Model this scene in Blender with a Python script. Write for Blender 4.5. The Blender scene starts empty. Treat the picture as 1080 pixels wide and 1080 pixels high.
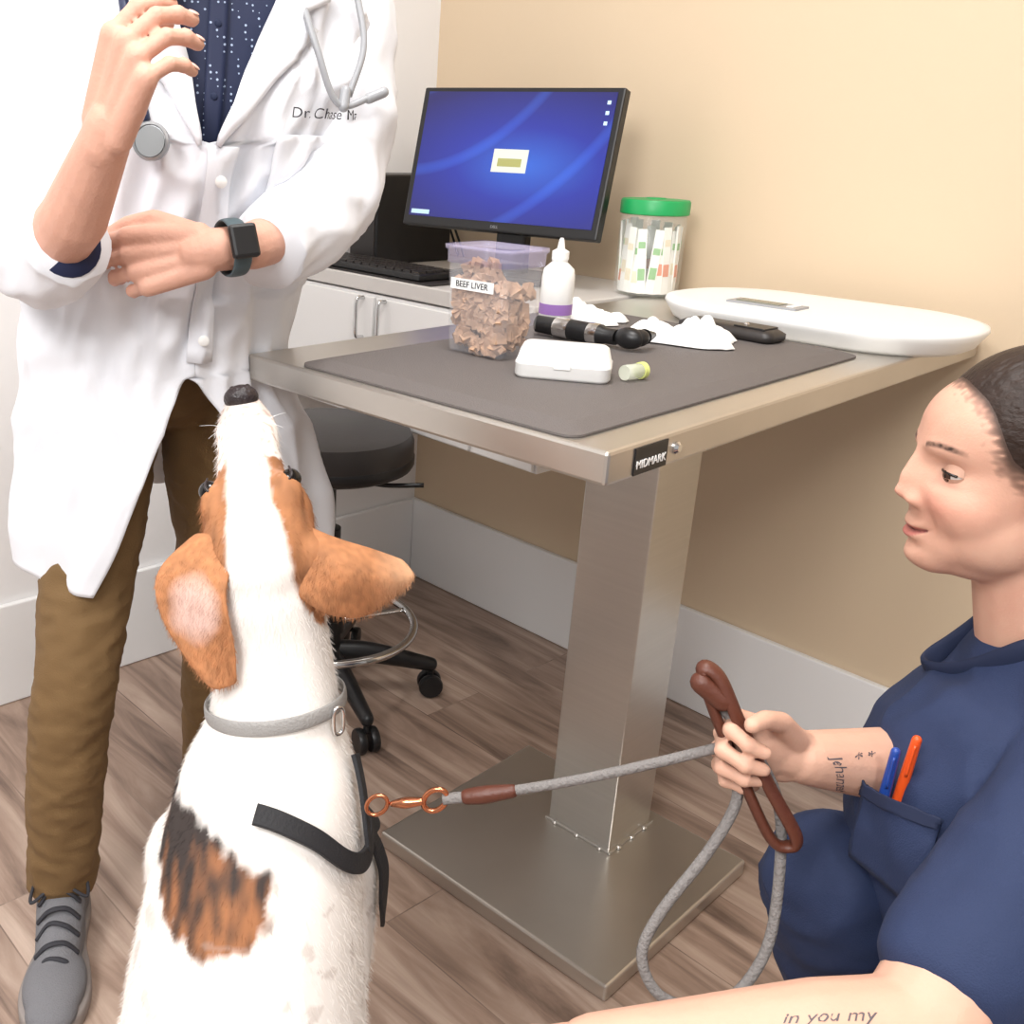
import bpy, bmesh, math, random
import numpy as np
from mathutils import Vector, Matrix, Euler, noise
from mathutils.bvhtree import BVHTree
V=Vector
random.seed(7)
scene=bpy.context.scene
COL=bpy.context.collection
PI=math.pi
# ------------------------------------------------------------------ materials
def lin(c):
    return tuple((x/12.92 if x<=.04045 else ((x+.055)/1.055)**2.4) for x in [k/255. for k in c])
def mat(name,rgb,rough=.5,metal=0.,bump=0.,bscale=60.,spec=.5,sss=0.,var=0.,vscale=8.,stretch=None,coat=0.,emis=None,sheen=0.):
    m=bpy.data.materials.new(name);m.use_nodes=True
    nt=m.node_tree;b=nt.nodes['Principled BSDF'];c=lin(rgb)
    b.inputs['Base Color'].default_value=(*c,1);b.inputs['Roughness'].default_value=rough
    b.inputs['Metallic'].default_value=metal;b.inputs['Specular IOR Level'].default_value=spec
    if sss: b.inputs['Subsurface Weight'].default_value=sss;b.inputs['Subsurface Radius'].default_value=(.012,.004,.002);b.inputs['Subsurface Scale'].default_value=1.
    if coat: b.inputs['Coat Weight'].default_value=coat
    if sheen: b.inputs['Sheen Weight'].default_value=sheen
    if emis: b.inputs['Emission Color'].default_value=(*lin(emis[0]),1);b.inputs['Emission Strength'].default_value=emis[1]
    if bump or var:
        tc=nt.nodes.new('ShaderNodeTexCoord');mp=nt.nodes.new('ShaderNodeMapping');nt.links.new(tc.outputs['Object'],mp.inputs[0])
        if stretch: mp.inputs['Scale'].default_value=stretch
    if bump:
        n=nt.nodes.new('ShaderNodeTexNoise');n.inputs['Scale'].default_value=bscale;n.inputs['Detail'].default_value=3
        bp=nt.nodes.new('ShaderNodeBump');bp.inputs['Strength'].default_value=bump;bp.inputs['Distance'].default_value=.003
        nt.links.new(mp.outputs[0],n.inputs['Vector']);nt.links.new(n.outputs[0],bp.inputs['Height']);nt.links.new(bp.outputs[0],b.inputs['Normal'])
    if var:
        n=nt.nodes.new('ShaderNodeTexNoise');n.inputs['Scale'].default_value=vscale;n.inputs['Detail'].default_value=4
        r=nt.nodes.new('ShaderNodeMix');r.data_type='RGBA'
        r.inputs[6].default_value=(*[x*(1-var) for x in c],1);r.inputs[7].default_value=(*[min(1,x*(1+var)) for x in c],1)
        nt.links.new(mp.outputs[0],n.inputs['Vector']);nt.links.new(n.outputs[0],r.inputs[0]);nt.links.new(r.outputs[2],b.inputs['Base Color'])
    return m
def vcmat(name,rough=.6,sss=0.,bump=0,bscale=200,spec=.5):
    m=mat(name,(255,255,255),rough,bump=bump,bscale=bscale,sss=sss,spec=spec)
    nt=m.node_tree;a=nt.nodes.new('ShaderNodeAttribute');a.attribute_name='Col'
    nt.links.new(a.outputs['Color'],nt.nodes['Principled BSDF'].inputs['Base Color']);return m
def clear(name,rgb,fac=.2,rough=.08):
    m=bpy.data.materials.new(name);m.use_nodes=True;nt=m.node_tree;b=nt.nodes['Principled BSDF']
    b.inputs['Base Color'].default_value=(*lin(rgb),1);b.inputs['Roughness'].default_value=rough
    t=nt.nodes.new('ShaderNodeBsdfTransparent');mx=nt.nodes.new('ShaderNodeMixShader');mx.inputs[0].default_value=fac
    nt.links.new(t.outputs[0],mx.inputs[1]);nt.links.new(b.outputs[0],mx.inputs[2]);nt.links.new(mx.outputs[0],nt.nodes['Material Output'].inputs[0]);return m
M={}
M['steel']=mat('brushed_steel',(200,197,192),.30,.92,bump=.05,bscale=30,stretch=(1,1,30),var=.06,vscale=6)
M['steelflat']=mat('steel_plate',(196,191,184),.34,.9,var=.12,vscale=5)
M['chrome']=mat('chrome',(215,215,215),.15,1.)
M['mat']=mat('rubber_mat_m',(98,92,90),.7,bump=.5,bscale=600)
M['white']=mat('white_plastic',(238,238,236),.35)
M['cab']=mat('cabinet_white',(236,235,234),.4)
M['counter']=mat('counter_top_m',(206,202,198),.4)
M['black']=mat('black_plastic',(22,22,24),.4)
M['vinyl']=mat('black_vinyl',(44,40,39),.45,bump=.1)
M['coat']=mat('lab_coat_cotton',(226,228,234),.85,bump=.12,bscale=900,sheen=.05)
M['pants']=mat('brown_chinos',(114,88,54),.85,bump=.3,bscale=500,var=.1,vscale=12)
M['navy']=mat('navy_scrubs',(32,46,80),.8,bump=.3,bscale=700,var=.15,vscale=10)
M['navyd']=mat('navy_trim',(24,35,64),.8)
SK1=(208,160,140);SK2=(210,166,144)
M['skin']=mat('skin_vet',SK1,.56,sss=.05,var=.10,vscale=45,bump=.22,bscale=240,spec=.35)
M['skin2']=mat('skin_assistant',SK2,.55,sss=.05,var=.07,vscale=30,bump=.14,bscale=260,spec=.35)
M['face']=vcmat('skin_face',.55,sss=.05,bump=.12,bscale=420,spec=.35)
M['hair']=mat('dark_hair',(44,31,25),.5,bump=.7,bscale=14,stretch=(1,12,12),var=.45,vscale=10,spec=.3)
M['hair2']=mat('brown_hair',(84,58,40),.6,bump=.8,bscale=120)
M['eyew']=mat('eye_white',(220,212,206),.25);M['eyei']=mat('eye_iris',(62,40,28),.15);M['eyeb']=mat('eye_dark',(14,10,9),.12)
M['shoe']=mat('grey_knit',(116,116,120),.9,bump=.6,bscale=500);M['sole']=mat('grey_sole',(140,132,128),.7);M['lace']=mat('dark_lace',(48,48,54),.8)
M['rope']=mat('grey_rope',(126,122,120),.85,bump=1.,bscale=260)
M['leather']=mat('brown_leather',(88,46,32),.45,bump=.2,bscale=300)
M['copper']=mat('copper',(200,130,96),.22,1.)
M['strap']=mat('black_webbing',(26,26,30),.7,bump=.3,bscale=400)
M['collar']=mat('grey_webbing',(150,148,146),.6,bump=.5,bscale=400)
M['nose']=mat('wet_nose',(40,32,34),.3,bump=.6,bscale=300)
M['ink']=mat('tattoo_ink',(92,84,88),.6)
M['rubber']=mat('steth_tube',(40,48,78),.35);M['silver']=mat('steth_metal',(150,152,154),.3,.7)
M['stripgrey']=mat('grey_plastic',(150,152,156),.35)
M['green']=mat('green_lid_m',(28,156,86),.4)
M['purple']=clear('purple_rim',(205,198,228),.26)
M['jar']=clear('clear_plastic',(240,240,246),.10)
M['treat']=mat('liver_treat',(184,150,124),.85,bump=.6,bscale=200,var=.3,vscale=60)
M['paper']=mat('white_paper',(246,246,244),.8)
M['txt']=mat('dark_print',(40,40,48),.6)
M['redpen']=mat('orange_pen',(226,84,30),.35);M['bluepen']=mat('blue_pen',(36,70,150),.3)

def nodes_floor():
    m=bpy.data.materials.new('vinyl_plank');m.use_nodes=True;nt=m.node_tree;b=nt.nodes['Principled BSDF'];L=nt.links.new
    tc=nt.nodes.new('ShaderNodeTexCoord');br=nt.nodes.new('ShaderNodeTexBrick');L(tc.outputs['Object'],br.inputs['Vector'])
    br.inputs['Scale'].default_value=1;br.inputs['Brick Width'].default_value=1.1;br.inputs['Row Height'].default_value=.16;br.inputs['Mortar Size'].default_value=.0012
    br.offset=.37
    br.inputs['Color1'].default_value=(.58,.57,.56,1);br.inputs['Color2'].default_value=(1,1,1,1);br.inputs['Mortar'].default_value=(0.3,0.3,0.3,1)
    mp=nt.nodes.new('ShaderNodeMapping');mp.inputs['Scale'].default_value=(1.0,9,1);L(tc.outputs['Object'],mp.inputs[0])
    sc=nt.nodes.new('ShaderNodeVectorMath');sc.operation='SCALE';sc.inputs['Scale'].default_value=9.;L(br.outputs['Color'],sc.inputs[0])
    ad=nt.nodes.new('ShaderNodeVectorMath');ad.operation='ADD';L(mp.outputs[0],ad.inputs[0]);L(sc.outputs[0],ad.inputs[1])
    n=nt.nodes.new('ShaderNodeTexNoise');n.inputs['Scale'].default_value=1.8;n.inputs['Detail'].default_value=8;n.inputs['Roughness'].default_value=.60;n.inputs['Distortion'].default_value=.9
    L(ad.outputs[0],n.inputs['Vector'])
    r=nt.nodes.new('ShaderNodeValToRGB');L(n.outputs[0],r.inputs[0])
    e=r.color_ramp.elements;e[0].position=.32;e[0].color=(*lin((112,92,81)),1);e[1].position=.70;e[1].color=(*lin((206,184,168)),1)
    k=r.color_ramp.elements.new(.5);k.color=(*lin((170,145,129)),1)
    mx=nt.nodes.new('ShaderNodeMix');mx.data_type='RGBA';mx.blend_type='MULTIPLY';mx.inputs[0].default_value=.5
    L(r.outputs[0],mx.inputs[6]);L(br.outputs['Color'],mx.inputs[7]);L(mx.outputs[2],b.inputs['Base Color'])
    b.inputs['Roughness'].default_value=.38
    return m
M['floor']=nodes_floor()
M['beige']=mat('beige_paint',(213,192,164),.7,bump=.05,bscale=200)
M['whitewall']=mat('white_paint',(238,237,237),.7,bump=.05,bscale=200)
M['trim']=mat('trim_paint',(240,240,240),.45)

# ------------------------------------------------------------------ helpers
def group(name,loc=(0,0,0),rz=0,parent=None,rot=None):
    e=bpy.data.objects.new(name,None);COL.objects.link(e);e.location=loc
    e.rotation_euler=rot if rot else (0,0,rz);e.empty_display_size=.05
    if parent: e.parent=parent
    return e
def fig(name,loc):
    return group(name,loc)
def adopt(o,e):
    o.parent=e;o.matrix_parent_inverse=Matrix.Translation(e.location).inverted();return o
def obj(name,bm,m,parent=None,smooth=True,world=False):
    me=bpy.data.meshes.new(name);bmesh.ops.recalc_face_normals(bm,faces=bm.faces[:]);bm.to_mesh(me);bm.free()
    if smooth: me.polygons.foreach_set('use_smooth',[True]*len(me.polygons))
    o=bpy.data.objects.new(name,me);COL.objects.link(o)
    if m: me.materials.append(m)
    if parent is not None:
        if world: adopt(o,parent)
        else: o.parent=parent
    return o
def box(name,c,s,m,parent=None,bev=.003,rot=None,seg=2,smooth=False):
    bm=bmesh.new();bmesh.ops.create_cube(bm,size=1)
    for v in bm.verts: v.co=V((v.co.x*s[0],v.co.y*s[1],v.co.z*s[2]))
    if bev: bmesh.ops.bevel(bm,geom=bm.edges[:],offset=bev,segments=seg,affect='EDGES',profile=.5)
    o=obj(name,bm,m,parent,smooth);o.location=c
    if rot: o.rotation_euler=rot
    return o
def lathe(name,prof,m,parent=None,loc=(0,0,0),rot=None,n=32,bm=None):
    own=bm is None
    if own: bm=bmesh.new()
    rings=[]
    for r,z in prof:
        rings.append([bm.verts.new((max(r,1e-4)*math.cos(2*PI*i/n),max(r,1e-4)*math.sin(2*PI*i/n),z)) for i in range(n)])
    for a,b in zip(rings,rings[1:]):
        for i in range(n): bm.faces.new((a[i],a[(i+1)%n],b[(i+1)%n],b[i]))
    bm.faces.new(rings[0][::-1]);bm.faces.new(rings[-1])
    if own:
        o=obj(name,bm,m,parent);o.location=loc
        if rot:o.rotation_euler=rot
        md=o.modifiers.new('es','EDGE_SPLIT');md.split_angle=math.radians(40)
        return o
def catmull(P,k=8,closed=False):
    P=[np.array(p,float) for p in P];n=len(P);out=[]
    if n<3 and not closed:
        return [P[0]+(P[1]-P[0])*i/k for i in range(k+1)]
    rng=n if closed else n-1
    for i in range(rng):
        if closed: a,b,c,d=P[(i-1)%n],P[i],P[(i+1)%n],P[(i+2)%n]
        else:
            b,c=P[i],P[i+1];a=P[i-1] if i>0 else 2*b-c;d=P[i+2] if i+2<n else 2*c-b
        for j in range(k):
            t=j/k;out.append(.5*((2*b)+(-a+c)*t+(2*a-5*b+4*c-d)*t*t+(-a+3*b-3*c+d)*t**3))
    if not closed: out.append(P[-1])
    return out
def loft(bm,pts,rad,ref=(1,0,0),n=24,k=6,caps=True,wr=None,closed=False,dome=False):
    rad=[(r,r) if not hasattr(r,'__len__') else r for r in rad]
    data=[list(p)+list(r) for p,r in zip(pts,rad)]
    S=catmull(data,k,closed);N=len(S);rings=[];ref=V(ref)
    C=[V(s[:3]) for s in S]
    if dome:
        t0=(C[0]-C[1]).normalized();t1=(C[-1]-C[-2]).normalized();r0=min(S[0][3:5]);r1=min(S[-1][3:5])
        pre=[];post=[]
        for a in (75,50,25):
            ca,sa=math.cos(math.radians(a)),math.sin(math.radians(a))
            pre.append(np.array(list(C[0]+t0*r0*sa)+[S[0][3]*ca,S[0][4]*ca]))
            post.insert(0,np.array(list(C[-1]+t1*r1*sa)+[S[-1][3]*ca,S[-1][4]*ca]))
        S=pre+list(S)+post;C=[V(s[:3]) for s in S];N=len(S)
    for i,s in enumerate(S):
        if closed: t=(C[(i+1)%N]-C[i-1])
        else: t=C[min(i+1,N-1)]-C[max(i-1,0)]
        t.normalize();x=(ref-t*ref.dot(t))
        if x.length<1e-4: x=t.orthogonal()
        x.normalize();y=t.cross(x);ref=x.copy()
        ring=[]
        for j in range(n):
            a=2*PI*j/n;w=wr(i/(N-1),a) if wr else 1
            ring.append(bm.verts.new(C[i]+x*math.cos(a)*s[3]*w+y*math.sin(a)*s[4]*w))
        rings.append(ring)
    for i in range(N if closed else N-1):
        a,b=rings[i],rings[(i+1)%N]
        for j in range(n): bm.faces.new((a[j],a[(j+1)%n],b[(j+1)%n],b[j]))
    if caps and not closed: bm.faces.new(rings[0][::-1]);bm.faces.new(rings[-1])
def tube(name,pts,r,m,parent=None,world=False,k=8,n=12,ref=(0,0,1),closed=False,dome=False,wr=None):
    bm=bmesh.new();rr=r if isinstance(r,list) else [r]*len(pts)
    loft(bm,pts,rr,ref,n,k,True,wr,closed,dome);return obj(name,bm,m,parent,True,world)
def caps(bm,p0,r0,p1,r1,n=16):
    p0,p1=V(p0),V(p1);ax=(p1-p0);L=ax.length;ax.normalize();x=ax.orthogonal().normalized();y=ax.cross(x);rings=[]
    prof=[(r0*math.cos(a),-r0*math.sin(a)) for a in [PI/2*.98,PI/3,PI/6,0]]+[(r1*math.cos(a),L+r1*math.sin(a)) for a in [0,PI/6,PI/3,PI/2*.98]]
    for r,z in prof: rings.append([bm.verts.new(p0+ax*z+x*r*math.cos(2*PI*i/n)+y*r*math.sin(2*PI*i/n)) for i in range(n)])
    for a,b in zip(rings,rings[1:]):
        for i in range(n): bm.faces.new((a[i],a[(i+1)%n],b[(i+1)%n],b[i]))
    bm.faces.new(rings[0][::-1]);bm.faces.new(rings[-1])
def ell(bm,c,r,B=None,sub=3):
    if not hasattr(r,'__len__'): r=(r,r,r)
    m4=Matrix.Diagonal((*r,1))
    if B: m4=Matrix(((B[0][0],B[1][0],B[2][0],0),(B[0][1],B[1][1],B[2][1],0),(B[0][2],B[1][2],B[2][2],0),(0,0,0,1)))@m4
    bmesh.ops.create_icosphere(bm,subdivisions=sub,radius=1,matrix=Matrix.Translation(c)@m4)
def ellobj(name,c,r,m,parent,B=None,world=True,sub=3):
    bm=bmesh.new();ell(bm,c,r,B,sub);return obj(name,bm,m,parent,True,world)
def organic(name,bm,voxel,it,m,parent,fac=.5,wrink=None,subd=0):
    o=obj(name,bm,None)
    r=o.modifiers.new('r','REMESH');r.mode='VOXEL';r.voxel_size=voxel
    s=o.modifiers.new('s','SMOOTH');s.factor=fac;s.iterations=it
    if subd: q=o.modifiers.new('b','SUBSURF');q.levels=subd;q.render_levels=subd
    dg=bpy.context.evaluated_depsgraph_get();me=bpy.data.meshes.new_from_object(o.evaluated_get(dg))
    old=o.data;o.modifiers.clear();o.data=me;bpy.data.meshes.remove(old);me.name=name
    if wrink:
        amp,sc=wrink;ns=[v.normal.copy() for v in me.vertices]
        for v,nn in zip(me.vertices,ns):
            p=V((v.co.x*sc[0],v.co.y*sc[1],v.co.z*sc[2]))
            h=noise.noise(p)+.5*noise.noise(p*2.1)
            h=(1-abs(h)*2.2)
            v.co+=nn*amp*h
    me.polygons.foreach_set('use_smooth',[True]*len(me.polygons));me.materials.clear();me.materials.append(m)
    if parent is not None: adopt(o,parent)
    return o
def paint(me,cols):
    at=me.color_attributes.new('Col','BYTE_COLOR','CORNER')
    li=np.empty(len(me.loops),dtype=np.int32);me.loops.foreach_get('vertex_index',li)
    arr=np.ones((len(me.vertices),4),dtype=np.float32);arr[:,:3]=np.clip(np.array([tuple(c) for c in cols]),0,1)
    at.data.foreach_set('color',arr[li].ravel());me.color_attributes.active_color=at
def text(name,body,size,m,parent,loc,rot,ext=.0004,align='CENTER',world=False):
    c=bpy.data.curves.new(name,'FONT');c.body=body;c.size=size;c.extrude=ext;c.align_x=align;c.align_y='CENTER'
    o=bpy.data.objects.new(name,c);COL.objects.link(o);c.materials.append(m);o.location=loc;o.rotation_euler=rot
    if parent is not None:
        if world: adopt(o,parent)
        else:o.parent=parent
    return o
def orth(f,n):
    f=V(f).normalized();n=V(n);n=(n-f*n.dot(f)).normalized();return f,n
def hand(bm,wrist,f,n,side,sc=1.,curls=((30,40,25),)*4,spread=(.12,.03,-.05,-.14),thumb=None,nails=None):
    """thumb side = side * (n x f): left hand +1, right hand -1"""
    f,n=orth(f,n);s=n.cross(f)*side;w=V(wrist)
    fl=[.072,.080,.074,.058];kf=[.088,.091,.086,.076];ks=[.030,.010,-.010,-.028];rr=[.0088,.009,.0086,.0076]
    for i in range(4):
        k=w+(f*kf[i]+s*ks[i]-n*.002)*sc
        caps(bm,w+(s*ks[i]*.6+f*.008)*sc,.0150*sc,k,.0118*sc)
        d=(f+s*spread[i]).normalized();p=k;nn=n
        for j,(q,c) in enumerate(zip((.45,.30,.25),curls[i])):
            a=math.radians(c)
            d2=(d*math.cos(a)+nn*math.sin(a)).normalized();nn=(nn*math.cos(a)-d*math.sin(a)).normalized();d=d2
            e=p+d*fl[i]*q*sc
            caps(bm,p,(rr[i]-.0004*j)*sc,e,(rr[i]-.0006*(j+1))*sc,12)
            ell(bm,p,(rr[i]+.0005)*sc,None,2)
            p=e
        if nails is not None: nails.append((p-d*.002*sc-nn*(rr[i]-.0022)*sc,d.copy(),-nn,sc))
    ell(bm,w+(f*.045+n*.006)*sc,(.038*sc,.034*sc,.014*sc),(f,s,n),2)
    if thumb is None: thumb=((.6,.75,.35),(.85,.35,.45),(.95,.1,.5))
    p=w+(f*.018+s*.022+n*.004)*sc
    for (a,b,c),l,r0,r1 in zip(thumb,(.046,.034,.026),(.0145,.0112,.0100),(.0112,.0100,.0085)):
        d=(f*a+s*b+n*c).normalized();e=p+d*l*sc;caps(bm,p,r0*sc,e,r1*sc,12);p=e
    caps(bm,w-f*.010*sc,.0235*sc,w+f*.015*sc,.022*sc)
nailm=mat('finger_nail',(228,186,172),.25)
def put_nails(parent,nails):
    for i,(p,d,nn,sc) in enumerate(nails):
        s=d.cross(nn);ellobj('nail_%d'%i,p,(.0048*sc,.0060*sc,.0014*sc),nailm,parent,(s,d,nn),sub=2)
def Lp(c,B,p): return V(c)+B[0]*p[0]+B[1]*p[1]+B[2]*p[2]
def head(parent,c,fwd,up,skinrgb,hairm,hairrgb,neck,beard=False,female=True,sc=1.,gaze=(0,0)):
    f,u=orth(fwd,up);r=f.cross(u);B=(r,f,u);c=V(c)
    P=lambda x,y,z:Lp(c,B,(x*sc,y*sc,z*sc))
    bm=bmesh.new();E=lambda p,rd:ell(bm,P(*p),tuple(q*sc for q in rd),B)
    E((0,-.012,.030),(.073,.094,.084));E((0,.030,-.020),(.060,.061,.084));E((0,.034,.030),(.060,.056,.060))
    for s in (1,-1):
        E((s*.030,.020,-.058),(.032,.046,.040));E((s*.030,.044,-.034),(.032,.034,.036))
        E((s*.073,-.006,-.008),(.008,.017,.029))
    E((0,.056,-.084),(.031,.030,.027));E((0,.050,-.070),(.042,.034,.034))
    if female: E((0,.022,-.084),(.044,.044,.030))
    N=V(neck[0]);caps(bm,P(0,-.022,-.055),.053*sc,N,neck[1])
    o=organic('head',bm,.0032,22,M['face'],parent,subd=1)
    me=o.data;n=len(me.vertices);co=np.empty(n*3);me.vertices.foreach_get('co',co);co=co.reshape(-1,3)
    Bm=np.array([list(r),list(f),list(u)]);q=(co-np.array(c))@Bm.T/sc
    x,y,z=q[:,0],q[:,1],q[:,2];ax=np.abs(x)
    G=lambda A,x0,z0,sx,sz:A*np.exp(-((ax-x0)/sx)**2-((z-z0)/sz)**2)
    dy=G(-.0085,.031,.002,.016,.0115)+G(.0040,.024,.020,.020,.008)
    dy+=G(.008,0,.004,.0072,.014)+G(.0115,0,-.015,.0080,.013)+G(.0125,0,-.030,.0098,.0085)+G(.0075,.0125,-.0345,.0062,.0062)+G(-.003,0,-.0420,.012,.003)
    zl=z-.0046*(x/.02)**2
    dy+=.0062*np.exp(-(x/.0185)**4-((zl+.0608)/.0048)**2)+.0068*np.exp(-(x/.0160)**4-((zl+.0712)/.0048)**2)-.0046*np.exp(-(x/.022)**4-((zl+.0660)/.0020)**2)
    dy+=G(-.0035,0,-.0805,.016,.005)+G(.0035,0,-.095,.014,.010)+G(.0050,.040,-.028,.018,.016)+G(-.0026,.027,-.050,.005,.014)+G(-.0016,.036,-.0115,.012,.0035)
    w=np.clip((y-.02)/.03,0,1);w=w*w*(3-2*w)
    q2=q.copy();q2[:,1]+=dy*w
    ear=np.clip((ax-.0705)/.008,0,1)*(np.abs(y+.006)<.03)*(np.abs(z+.008)<.04)
    q2[:,0]+=np.sign(x)*ear*(-.004*np.exp(-((y+.004)/.007)**2-((z+.006)/.012)**2))
    me.vertices.foreach_set('co',((q2*sc)@Bm+np.array(c)).ravel());me.update()
    base=np.array(lin(skinrgb));cols=np.tile(base,(n,1))
    def mix(mask,rgb):
        nonlocal cols
        m_=np.clip(mask,0,1)[:,None];cols=cols*(1-m_)+np.array(lin(rgb))*m_
    nb=np.array([noise.noise(V(tuple(k*22)))+.5*noise.noise(V(tuple(k*90))) for k in co]);mix(.16+.24*nb,(196,136,116))
    mix(.36*np.exp(-((ax-.036)/.020)**2-((z+.030)/.018)**2)*w,(208,122,106))
    mix(.25*np.exp(-(ax/.012)**2-((z+.031)/.010)**2)*w,(204,122,104))
    al_=np.clip(1-(x/.0225)**2,0,1)
    lip=np.clip((.0062*al_+.0001-(zl+.0660))/.0008,0,1)*np.clip(((zl+.0660)+.0082*al_)/.0008,0,1)*(al_>0)*w
    mix(lip*.8,(184,104,98));mix(np.exp(-((zl+.0662)/.0014)**2)*(ax<.021)*w*.9,(96,48,46))
    bz=.0225+.0035*(1-((ax-.030)/.018)**2)
    nz=np.array([noise.noise(V(tuple(k))*.9) for k in co*1000*.35])
    mix(1.*np.exp(-((z-bz)/.0027)**4)*(ax>.012)*(ax<.048)*w*(.85+.4*nz)*np.clip((.050-ax)/.012,0,1),hairrgb)
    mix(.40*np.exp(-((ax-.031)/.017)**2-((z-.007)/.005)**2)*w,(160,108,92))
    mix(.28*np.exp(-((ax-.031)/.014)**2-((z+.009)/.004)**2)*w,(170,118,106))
    d1=(x/.0765)**2+((y+.017)/.0925)**2+((z-.038)/.0815)**2-1;d2=(x/.0745)**2+((y+.035)/.074)**2+(z/.072)**2-1
    hd_=np.minimum(d1,d2);st=np.array([noise.noise(V((k[0]*25,k[1]*260,k[2]*260))) for k in co])
    mix(np.clip(1-hd_/(.095+.10*st),0,1)*.95*(1-np.clip(ear*2,0,1)),hairrgb)
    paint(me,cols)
    qs=q2
    for s in (1,-1):
        sel=(np.abs(qs[:,0]-s*.031)<.0035)&(np.abs(qs[:,2])<.0035)&(qs[:,1]>.03)
        ys=qs[sel,1].mean();R=.0122;ec=(s*.031,ys-R+.0048,0)
        nm='r' if s>0 else 'l'
        ellobj('eye_'+nm,P(*ec),R*sc,M['eyew'],parent)
        gd=V((gaze[0],1,gaze[1])).normalized()
        ip=tuple(ec[i]+gd[i]*R*.93 for i in range(3));gw=r*gd.x+f*gd.y+u*gd.z;gu=(u-gw*u.dot(gw)).normalized();gr=gw.cross(gu);GB=(gr,gw,gu)
        ellobj('iris_'+nm,P(*ip),(.0060*sc,.0020*sc,.0060*sc),M['eyei'],parent,GB)
        ip=tuple(ec[i]+gd[i]*R*1.02 for i in range(3));ellobj('pupil_'+nm,P(*ip),(.0027*sc,.0012*sc,.0027*sc),M['eyeb'],parent,GB)
        Rl=R+.0009;edge=[]
        for lid,e0,sg in (('upper',13,1),('lower',15,-1)):
            b2=bmesh.new();Gd=[]
            for i in range(25):
                az=math.radians(-88+176*i/24);ed=e0*max(0,math.cos(az*1.05))**.7-(2 if sg>0 else 0);row=[]
                for j in range(9):
                    el=math.radians((ed+(88-ed)*j/8))*sg
                    rl=Rl+(.0004 if j==0 else 0)
                    pt=(ec[0]+rl*math.sin(az)*math.cos(el),ec[1]+rl*math.cos(az)*math.cos(el),ec[2]+rl*math.sin(el));row.append(b2.verts.new(P(*pt)))
                    if j==0 and sg>0: edge.append(P(pt[0],pt[1]+.0004,pt[2]-.0002))
                Gd.append(row)
            for a,b in zip(Gd,Gd[1:]):
                for j in range(8): b2.faces.new((a[j],a[j+1],b[j+1],b[j]))
            lo=obj('eyelid_%s_%s'%(lid,nm),b2,mat('lid_'+nm+lid,tuple(int(k*.91) for k in skinrgb),.55,spec=.35),parent,True,True)
        tube('lash_'+nm,edge[3:-3:3],.0012*sc,M['eyeb'],parent,True,k=3,n=8)
    bm=bmesh.new();ell(bm,P(0,-.017,.038),(.0765*sc,.0925*sc,.0815*sc),B,4);ell(bm,P(0,-.035,.000),(.0745*sc,.074*sc,.072*sc),B,4)
    if female: ell(bm,P(0,-.125,.045),(.034*sc,.03*sc,.034*sc),B)
    else: ell(bm,P(0,.0,.062),(.074*sc,.085*sc,.066*sc),B,4)
    organic('hair',bm,.004,3,hairm,parent)
    if beard:
        bm=bmesh.new();ell(bm,P(0,.060,-.088),(.036*sc,.032*sc,.032*sc),B)
        for s in(1,-1): ell(bm,P(s*.038,.028,-.068),(.028*sc,.047*sc,.038*sc),B)
        organic('beard',bm,.004,3,hairm,parent)
    return P,B
# ------------------------------------------------------------------ room
RZ=math.radians(-49.47);O=V((.1703,2.7254,0))
wx=V((math.cos(RZ),math.sin(RZ),0));wy=V((-math.sin(RZ),math.cos(RZ),0))
def rm(x,y,z=0): return O+wx*x+wy*y+V((0,0,z))
def rbox(name,lo,hi,m,bev=0):
    s=[b-a for a,b in zip(lo,hi)];c=[(a+b)/2 for a,b in zip(lo,hi)]
    return box(name,rm(*c),s,m,None,bev,(0,0,RZ))
rbox('floor',(0,-4.2,-.1),(4.2,0,0),M['floor'])
rbox('wall_right',(-.12,0,-.1),(4.2,.12,2.7),M['beige'])
rbox('wall_back',(-.12,-4.2,-.1),(0,0,2.7),M['whitewall'])
rbox('ceiling',(0,-4.2,2.6),(4.2,0,2.7),M['whitewall'])
rbox('baseboard_right',(.001,-.016,.001),(4.2,-.001,.228),M['trim'],.003)
rbox('baseboard_back',(.001,-4.2,.001),(.016,-.017,.228),M['trim'],.003)
dif=mat('fill_diffuser',(250,250,248),.5,emis=((255,250,244),2.))  # glowing face of the added ceiling panels
for i,(x,y) in enumerate([(1.3,-1.2),(1.3,-3.0),(2.9,-2.1)]):  # unseen panels, added to light the room from above
    g=group('added_ceiling_fill',rm(x,y,2.6),RZ)
    box('frame',(0,0,-.02),(.62,.62,.036),M['trim'],g,.004)
    box('fill_diffuser',(0,0,-.042),(.56,.56,.008),dif,g,.001)
    l=bpy.data.lights.new('panel','AREA');l.size=.56;l.energy=24;l.color=(1,.985,.965);lo=bpy.data.objects.new('panel',l);COL.objects.link(lo);lo.parent=g;lo.location=(0,0,-.06)
def area(name,loc,target,size,energy,col):
    l=bpy.data.lights.new(name,'AREA');l.size=size;l.energy=energy;l.color=col
    o=bpy.data.objects.new(name,l);COL.objects.link(o);o.location=loc
    o.rotation_euler=(V(target)-V(loc)).to_track_quat('-Z','Y').to_euler();return o
area('flash_bounce',(-.9,-.9,2.3),(0,1.4,.8),.8,44,(1,.99,.98))
w=bpy.data.worlds.new('world');scene.world=w;w.use_nodes=True
w.node_tree.nodes['Background'].inputs[0].default_value=(1,.995,.99,1);w.node_tree.nodes['Background'].inputs[1].default_value=.55

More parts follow.
